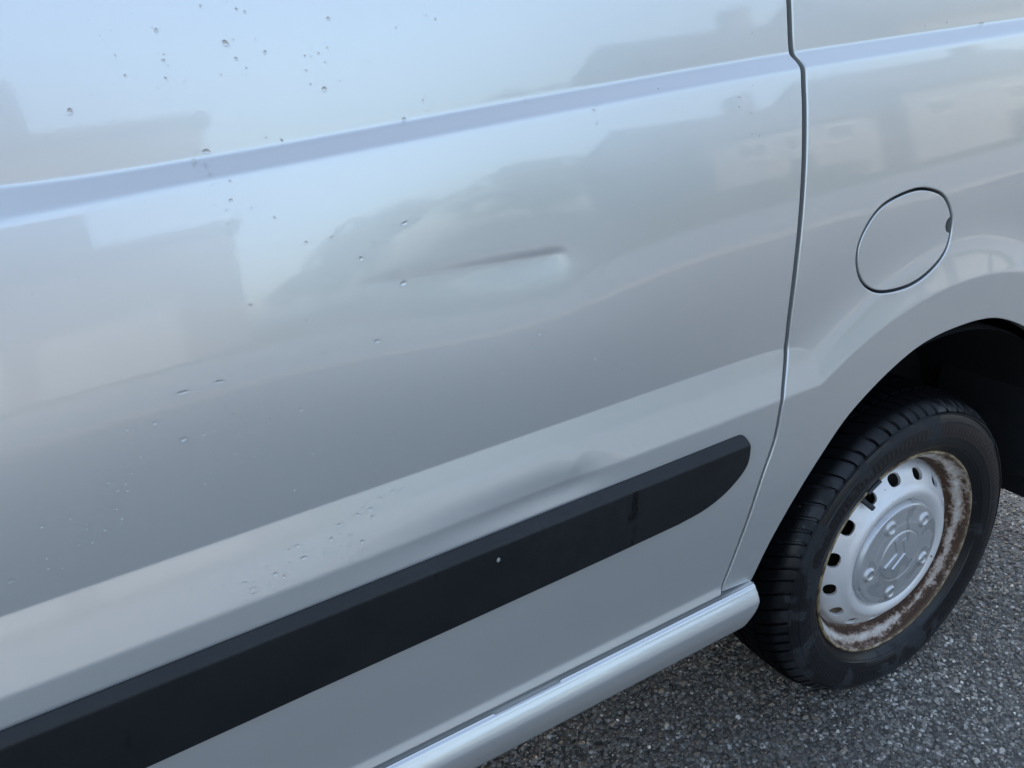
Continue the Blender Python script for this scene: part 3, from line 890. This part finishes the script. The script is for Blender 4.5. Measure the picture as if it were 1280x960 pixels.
# roof with rounded cant rails
dr = -float(side(-.5, ROOF_Z, False))
rows = []
for x in np.linspace(-1.98, REAR_X, 30):
    P = []
    for t in np.linspace(0, 1, 25):
        a = math.pi*(1-t)
        # superellipse arch across the roof
        c, s = math.cos(a), math.sin(a)
        yy = VW/2-.05+(VW/2-.05-dr)*np.sign(c)*abs(c)**.30
        zz = ROOF_Z+.13*abs(s)**.55
        P.append((x, yy, zz))
    rows.append(P)
link('roof', grid_mesh('roof', np.array(rows)), M['paint'], van)
# far side, seen only from elsewhere
ys = np.concatenate([np.arange(.40, 1.30, .03), np.arange(1.30, ROOF_Z+.001, .05)])
ys[-1] = ROOF_Z
g = np.array([[(x, VW-.10+float(d_), z) for z, d_ in zip(ys, np.maximum(side(np.full(len(ys), -1.4), ys, False), -.2))] for x in np.linspace(-2.5, REAR_X, 12)])
link('far_side_panel', grid_mesh('far_side_panel', g), M['paint'], van)
g = np.array([[(x, VW-.10+.05, z) for z in np.linspace(.82, 1.21-.14*max(0, (-2.6-x)/.9), 6)] for x in np.linspace(-3.70, -2.5, 8)])
link('far_front_wing', grid_mesh('far_front_wing', g), M['paint'], van)
# windscreen, bonnet, nose
def across(profile, y0, y1, crown=.05, n=13):
    out = []
    for (x, z) in profile:
        out.append([(x+crown*(2*t-1)**2*1.6, y0+(y1-y0)*t, z-crown*.3*(2*t-1)**2) for t in np.linspace(0, 1, n)])
    return np.array(out)
link('windscreen', grid_mesh('windscreen', across([(-1.99, ROOF_Z+.10), (-2.30, 1.62), (-2.75, 1.24)], .03, VW-.13)), M['glass'], van)
bon = link('bonnet', grid_mesh('bonnet', across(smooth_open([(-2.72, 1.245), (-3.0, 1.19), (-3.35, 1.10), (-3.62, .98), (-3.72, .88)], 24), -.02, VW-.08, .08)), M['paint'], van)
link('front_bumper', grid_mesh('front_bumper', across(smooth_open([(-3.72, .88), (-3.80, .75), (-3.84, .60), (-3.82, .42), (-3.74, .30), (-3.55, .27)], 24), -.03, VW-.07, .10)), M['plastic'], van)
for y0 in (.06, VW-.42):
    link('headlamp', grid_mesh('headlamp', across([(-3.60, 1.0), (-3.70, .90), (-3.735, .82)], y0, y0+.26, .02, 6)+np.array([-.02, 0, .01])), M['amber'], van)
# back of the van
g = boxes('rear_door', [(REAR_X-.03, REAR_X+.02, -.02, VW/2-.055, .52, ROOF_Z+.06)])
rd = link('rear_door', g, M['paint'], van)
link('window', boxes('window', [(REAR_X+.021, REAR_X+.028, .12, VW/2-.15, 1.30, 1.68)]), M['glass'], rd)
rd = link('rear_door', boxes('rear_door', [(REAR_X-.03, REAR_X+.02, VW/2-.045, VW-.08, .52, ROOF_Z+.06)]), M['paint'], van)
link('window', boxes('window', [(REAR_X+.021, REAR_X+.028, VW/2+.05, VW-.22, 1.30, 1.68)]), M['glass'], rd)
link('rear_bumper', boxes('rear_bumper', [(REAR_X-.04, REAR_X+.10, -.05, VW-.05, .36, .515)]), M['plastic'], van)
for y0 in (-.028, VW-.20):
    link('tail_lamp', boxes('tail_lamp', [(REAR_X+.0225, REAR_X+.04, y0, y0+.10, .85, 1.25)]), M['red'], van)

# ------------------------------------------------------------------ rain drops on the door and panel
DROPS = '''-1197,1317,3.2,1.0 -1109,1375,2.2,1.0 -1108,1355,1.1,1.0 -1110,1350,1.8,1.0 -1112,1335,1.5,1.0 -1145,1341,1.4,1.0 -1121,1328,0.7,1.0 -1148,1358,1.1,1.0 -1146,1378,1.1,1.0 -1052,1359,3.4,1.0 -1018,1348,1.9,1.0 -1046,1345,1.9,1.0 -1039,1336,1.1,1.0 -981,1341,1.2,1.0 -967,1342,1.2,1.0 -983,1328,1.2,1.0 -957,1346,1.2,1.0 -950,1372,2.0,1.0 -969,1309,2.8,1.0 -1066,1392,1.5,1.0 -1035,1387,1.5,1.0 -1028,1384,1.5,1.0 -867,1286,1.3,1.0 -864,1275,0.9,1.0 -892,1270,2.5,1.0 -1022,1268,1.6,1.0 -919,1330,0.8,1.0 -882,1358,1.2,1.0 -837,1362,1.3,1.0 -1094,1268,2.3,2.0 -1107,1261,2.3,1.0 -1099,1256,1.9,1.0 -1098,1248,1.9,1.0 -1082,1240,1.5,1.0 -1086,1223,1.9,1.0 -1092,1215,1.1,1.0 -1094,1202,1.1,1.0 -1094,1192,0.8,1.0 -1050,1200,1.6,1.0 -1026,1171,1.6,1.0 -999,1171,1.6,1.0 -974,1144,2.5,1.0 -935,1109,2.6,1.6 -920,1170,2.1,2.0 -1094,1123,2.0,1.0 -908,1079,1.3,1.0 -886,1068,1.8,1.0 -977,1056,2.1,1.5 -1017,1058,1.3,1.0 -1036,1058,1.7,1.0 -1021,1042,1.3,1.0 -1054,1032,1.3,1.0 -963,1065,1.3,1.0 -777,1071,1.9,1.0 -782,1013,1.9,1.0 -707,960,1.5,1.0 -678,945,1.5,1.0 -667,935,1.0,1.0 -677,859,2.1,1.0 -422,1188,1.6,1.0 -447,1238,1.5,1.0 -450,1227,1.5,1.0 -430,1216,2.1,1.0 -434,1192,1.6,1.0 -746,1271,1.8,1.0 -666,1251,1.9,1.0 -665,1236,1.4,1.0 -570,1262,1.4,1.0 -1103,1047,1.2,1.0 -1094,1036,1.2,1.0 -1095,1031,1.2,1.0 -1091,1017,0.8,1.0 -1072,1006,2.1,1.0 -1124,1024,1.2,1.0 -1156,1026,1.2,1.0 -1137,1021,1.6,1.0 -1126,1012,1.2,1.0 -1125,1008,1.2,1.0 -1158,1010,1.2,1.0 -1169,1010,1.6,1.0 -1188,1011,2.0,2.0 -1176,1057,1.6,4.0 -1141,1058,1.6,3.0 -1208,1035,1.5,1.7 -1195,1030,1.2,1.0 -1232,1036,1.5,1.0 -1233,1023,1.5,1.0 -1240,1014,1.1,1.0 -1229,1006,1.2,1.0 -1248,1003,1.1,1.0 -1244,999,0.8,1.0 -1241,992,1.2,1.0 -1262,990,1.5,1.5 -1249,984,1.5,1.0 -1257,979,1.5,1.0 -1249,976,1.6,1.0 -1268,980,1.1,1.0 -1203,989,1.2,1.0 -1222,967,1.2,1.0 -1231,951,1.2,1.0 -1247,944,1.2,1.0 -1264,961,1.2,2.0 -1269,962,0.8,2.0 -1262,949,1.6,1.0 -1264,944,1.2,1.0 -1292,955,1.5,1.0 -1279,943,1.6,1.0 -1285,939,1.2,1.7 -1293,934,1.6,1.0 -1161,983,1.2,1.0 -1146,980,0.8,1.0 -1139,976,1.2,1.0 -1141,972,1.2,1.0 -1129,971,1.2,1.0 -1158,968,1.2,1.0 -1176,962,1.2,1.0 -1181,958,1.6,1.0 -1114,982,1.2,1.0 -1116,976,1.2,1.0 -1070,954,1.7,1.0 -1101,937,1.3,1.0 -1098,918,1.7,1.0 -1061,1046,1.2,1.0 -1054,1032,1.3,1.0 -1303,966,1.5,1.5 -1327,966,1.5,1.4 -1304,936,1.2,2.4 -1333,933,1.5,1.0 -1335,922,1.5,1.0 -1324,917,1.2,1.0 -1327,906,1.2,1.0 -1367,921,1.5,2.2 -1353,934,1.1,1.0 -992,876,1.8,1.0 -979,875,1.9,1.0 -1008,873,1.8,1.0 -1022,865,2.3,1.0 -1030,869,1.4,1.0 -1023,856,1.8,1.0 -1038,864,1.8,1.0 -1061,860,2.2,1.0 -1062,849,1.8,1.0 -1052,845,1.4,1.0 -1073,848,2.2,1.0 -1041,833,1.8,1.4 -1042,823,1.8,1.0 -1110,854,1.8,1.4 -1120,853,1.7,1.0 -1107,839,1.8,2.4 -1084,835,1.8,1.0 -1074,832,1.8,1.0 -1123,839,1.3,1.0 -1124,831,1.3,1.0 -1140,833,2.2,1.0 -1132,827,1.7,1.0 -1172,836,1.3,2.0 -1163,832,1.7,1.0 -1166,827,1.3,2.5 -1166,821,1.3,2.0 -1149,823,1.3,1.0 -1177,816,1.3,1.0 -1179,852,1.3,1.0 -1146,843,1.7,1.0 -72,1291,1.8,1.0 -24,1292,1.8,1.0 60,1283,2.5,1.0'''
HG = 1.7
def drop_mesh(lst, name):
    V, N, T = [], [], []; f = fmap_side(0, True); k = 0
    lev = [(1.0, 0.0), (.97, .30), (.84, .62), (.58, .86), (.28, .97)]
    for (x, z, r_, asp) in lst:
        P, nn = f(np.array([x]), np.array([z])); P = P[0]; n = nn[0]
        tx = np.array([1.0, 0, 0]); tx -= n*(tx@n); tx /= np.linalg.norm(tx); tz = np.cross(n, tx); tz = tz if tz[2] > 0 else -tz
        skew = random.uniform(-.15, .15)
        t = np.arange(14)*2*np.pi/14
        wob = 1+.10*np.sin(2*t+random.uniform(0, 6))+.06*np.sin(3*t+random.uniform(0, 6))
        hgt = r_*HG*random.uniform(.85, 1.15)
        if asp > 1.3: hgt = r_*HG*.8
        base = k
        for s, h in lev:
            for q, wv_ in zip(t, wob):
                a_, b_ = s*wv_*r_*asp*math.cos(q), s*wv_*r_*math.sin(q)
                b2 = b_+skew*a_
                if b2 > 0: b2 *= 1.15                      # drops hang: thin tail above, full belly below
                V.append(P+tx*a_+tz*b2+n*(h*hgt*(1.0 if b2 <= 0 else .85)+(-.0001 if h == 0 else 0)))
        V.append(P+n*hgt-tz*r_*.08)
        k += 14*len(lev)+1
        for i in range(len(lev)-1):
            for j in range(14):
                a = base+i*14+j; b_ = base+i*14+(j+1) % 14
                T += [(a, b_, b_+14), (a, b_+14, a+14)]
        o_ = base+14*(len(lev)-1)
        for j in range(14): T.append((o_+j, o_+(j+1) % 14, k-1))
    V = np.array(V); T = np.array(T)
    # face outwards (-y)
    fn = np.cross(V[T[:, 1]]-V[T[:, 0]], V[T[:, 2]]-V[T[:, 0]])
    if fn[:, 1].mean() > 0: T = T[:, ::-1]
    return tri_mesh(name, V, T)
dl = []
for s in DROPS.split():
    a = [float(v) for v in s.split(',')]
    dl.append((a[0]/1000, a[1]/1000, a[2]/1000*(1.02 if a[1] < 1200 else .86), a[3]))
extra_d = []
for x, z, r_, asp in dl:
    if random.random() < .8:
        extra_d.append((x+random.gauss(0, .012), z+random.gauss(0, .010), random.uniform(.0005, .0010), 1.0))
dd_ = [d_ for d_ in dl+extra_d if d_[0] < -.40]
dq_ = [d_ for d_ in dl if d_[0] > -.32]
# a pale fleck stuck to the moulding
fk = fmap_side(0, False, thick)(np.array([-.8846]), np.array([.7484]))[0][0]
fv = [(fk[0]+a, fk[1]-.0002-c, fk[2]+b_) for a, b_, c in ((-.0026, -.001, 0), (-.0008, -.0034, 0), (.0022, -.0018, 0), (.0026, .0016, 0), (.0004, .0040, 0), (-.0018, .0022, 0), (0, 0, .0012))]
link('pale_fleck', poly_mesh('pale_fleck', fv, [(i, (i+1) % 6, 6) for i in range(6)]), M['render'], door)
tag(link('rain_drops', drop_mesh(dd_, 'rain_drops'), M['water'], door), kind='stuff')
if dq_: tag(link('rain_drops', drop_mesh(dq_, 'rain_drops'), M['water'], quarter), kind='stuff')

# ================================================================== THE PLACE BEHIND THE PHOTOGRAPHER (mirrored in the paint)
kerb = link('kerb', boxes('kerb', [(-60, 60, -5.15, -5.0, -.05, .12)]), M['stone']); tag(kerb, kind='structure')
pav = link('pavement', boxes('pavement', [(-60, 60, -11.0, -5.15, -.05, .116)]), M['stone']); tag(pav, kind='structure')  # unseen, widened to brighten its reflection in the paint
lawn = link('lawn', boxes('lawn', [(-60, 60, -40, -11.0, -.05, .10)]), M['grass']); tag(lawn, kind='structure')

def window_part(parent, x, z, w_, h_, y):
    f = link('window', boxes('window', [(x-w_/2, x+w_/2, y, y+.06, z, z+.07), (x-w_/2, x+w_/2, y, y+.06, z+h_-.07, z+h_), (x-w_/2, x-w_/2+.07, y, y+.058, z+.07, z+h_-.07), (x+w_/2-.07, x+w_/2, y, y+.058, z+.07, z+h_-.07), (x-.03, x+.03, y, y+.056, z+.07, z+h_-.07)]), M['white'], parent)
    link('pane', boxes('pane', [(x-w_/2+.07, x+w_/2-.07, y+.005, y+.02, z+.07, z+h_-.07)]), M['glass'], f)
    link('sill', boxes('sill', [(x-w_/2-.06, x+w_/2+.06, y, y+.12, z-.06, z-.003)]), M['stone'], f)
def gable(x0, x1, y0, y1, ze, zr, over=.3):
    ym = (y0+y1)/2; th = .12
    V = [(x0-over, y0-over, ze-.12), (x1+over, y0-over, ze-.12), (x1+over, ym, zr), (x0-over, ym, zr), (x0-over, y1+over, ze-.12), (x1+over, y1+over, ze-.12)]
    V += [(a, b_, c+th) for a, b_, c in V]
    F = [(0, 1, 2, 3), (3, 2, 5, 4), (6, 9, 8, 7), (9, 10, 11, 8), (0, 6, 7, 1), (4, 5, 11, 10), (0, 3, 9, 6), (3, 4, 10, 9), (1, 7, 8, 2), (2, 8, 11, 5)]
    return poly_mesh('roof', V, F)
def gabled_walls(x0, x1, y0, y1, ze, zr):
    ym = (y0+y1)/2
    V = [(x0, y0, 0), (x1, y0, 0), (x1, y1, 0), (x0, y1, 0), (x0, y0, ze), (x1, y0, ze), (x1, y1, ze), (x0, y1, ze), (x0, ym, zr), (x1, ym, zr)]
    return poly_mesh('wall', V, [(0, 1, 5, 4), (2, 3, 7, 6), (1, 2, 6, 9, 5), (3, 0, 4, 8, 7)])
# low brick garage block, one side of the gap
ga = tag(empty('garage', (-2.0, -16, 0)), 'low brick garage with a flat front and grey up and over doors', 'garage')
ga.location = (0, 0, 0)
link('wall', boxes('wall', [(-9.0, .60, -19.5, -14.0, 0, 3.75)]), M['brick'], ga)
link('roof', boxes('roof', [(-9.2, .78, -19.7, -13.8, 3.752, 3.95)]), M['roof'], ga)
for gx_ in (-7.6, -4.7, -1.8):
    dg = link('door', boxes('door', [(gx_-1.2, gx_+1.2, -13.998, -13.93, .10, 2.3)]), M['stone'], ga)
    link('handle', boxes('handle', [(gx_-.08, gx_+.08, -13.928, -13.88, .95, .99)]), M['plastic'], dg)
hs = tag(empty('house', (0, 0, 0)), 'brick house with a steep grey roof behind the garage', 'house')
link('wall', gabled_walls(-14.0, -2.6, -31.0, -22.5, 5.0, 8.2), M['brick'], hs)
link('roof', gable(-14.0, -2.6, -31.0, -22.5, 5.0, 8.2), M['roof'], hs)
for wx in (-11.5, -8.5, -5.0): window_part(hs, wx, 3.2, 1.4, 1.2, -22.499)
for wx in (-11.5, -5.0): window_part(hs, wx, .9, 1.6, 1.3, -22.499)
# pale rendered houses on the other side
for k, (x0, x1, lab) in enumerate(((14.0, 21.0, 'pale rendered house beside the hedge'), (22.5, 34.0, 'wide pale rendered house beyond the first one'))):
    h = tag(empty('house', (0, 0, 0)), lab, 'house')
    link('wall', gabled_walls(x0, x1, -25.0, -17.0, 3.9+.7*k, 5.7+1.0*k), M['render'], h)
    rf = link('roof', gable(x0, x1, -25.0, -17.0, 3.9+.7*k, 5.7+1.0*k), M['roof'], h)
    link('chimney', boxes('chimney', [(x1-2.0, x1-1.2, -21.4, -20.6, 5.2+.9*k, 6.6+1.0*k)]), M['brick'], rf)
    for wx in np.linspace(x0+1.6, x1-1.6, 3):
        window_part(h, wx, 2.55+.3*k, 1.3, .95, -16.999)
    dm = (x0+x1)/2
    dr_ = link('door', boxes('door', [(dm-.45, dm+.45, -16.998, -16.93, 0.1, 2.1)]), M['plastic'], h)
    link('handle', boxes('handle', [(dm+.30, dm+.36, -16.928, -16.88, 1.0, 1.12)]), M['chrome'], dr_)

def leaf_cloud(name, clumps, n, size, seed):
    g_ = np.random.default_rng(seed)
    c = np.array([q[:3] for q in clumps], float); rr = np.array([q[3] for q in clumps], float)
    idx = g_.choice(len(c), n, p=rr**2/np.sum(rr**2))
    d_ = g_.normal(size=(n, 3)); d_ /= np.linalg.norm(d_, axis=1, keepdims=True)
    p = c[idx]+d_*(rr[idx]*g_.uniform(.55, 1.05, n)**.6)[:, None]*np.array([1, 1, .85])
    a = g_.normal(size=(n, 3)); a /= np.linalg.norm(a, axis=1, keepdims=True)
    b_ = np.cross(a, g_.normal(size=(n, 3))); b_ /= np.linalg.norm(b_, axis=1, keepdims=True)
    s = size*g_.uniform(.6, 1.4, n)[:, None]
    V = np.stack([p-a*s, p+b_*s*.5, p+a*s, p-b_*s*.5], 1).reshape(-1, 3)
    return fastmesh(name, V, np.arange(4*n), np.arange(n)*4, False)
def trunk(name, base, top, r0, limbs):
    V, F = [], []
    def tube(a, b_, ra, rb):
        a, b_ = np.array(a, float), np.array(b_, float); d_ = b_-a; d_ /= np.linalg.norm(d_)
        e1 = np.cross(d_, (.3, .8, .1)); e1 /= np.linalg.norm(e1); e2 = np.cross(d_, e1); k = len(V)
        for s in range(5):
            f_ = s/4; c = a+(b_-a)*f_; q = ra+(rb-ra)*f_
            for j in range(8): V.append(c+(e1*math.cos(j*math.pi/4)+e2*math.sin(j*math.pi/4))*q)
        for s in range(4):
            for j in range(8): F.append((k+s*8+j, k+s*8+(j+1) % 8, k+s*8+8+(j+1) % 8, k+s*8+8+j))
    tube(base, top, r0, r0*.45)
    for l in limbs:
        tube(np.array(base)*.45+np.array(top)*.55, l, r0*.4, r0*.12)
    return poly_mesh(name, V, F, smooth=True)
def tree(x, y, h, rad, seed, label):
    g_ = np.random.default_rng(seed)
    t = tag(empty('tree', (0, 0, 0)), label, 'tree', 'trees behind the houses')
    cl = [(x+g_.normal()*rad*.55, y+g_.normal()*rad*.55, h*.66+g_.uniform(-.22, .28)*h, rad*g_.uniform(.32, .55)) for _ in range(16)]
    link('trunk', trunk('trunk', (x, y, 0), (x, y, h*.8), .16, [c[:3] for c in cl[:8]]), M['bark'], t)
    link('crown', leaf_cloud('crown', cl, 5200, .11, seed+50), M['leaf'], t)
tree(5.4, -27, 3.6, 1.5, 11, 'small leafy tree in the gap beside the garage')
tree(11.5, -24, 4.7, 2.0, 12, 'leafy tree beside the pale house and hedge')
tree(8.6, -31, 4.9, 2.1, 13, 'tall leafy tree far back between the houses')
hc = [(x, -12.0+.1*math.sin(3*x), .75, .55) for x in np.arange(4.0, 13.5, .35)]
hd = tag(link('hedge', leaf_cloud('hedge', hc, 9000, .06, 77), M['leaf']), 'clipped green hedge along the pavement by the pale house', 'hedge')
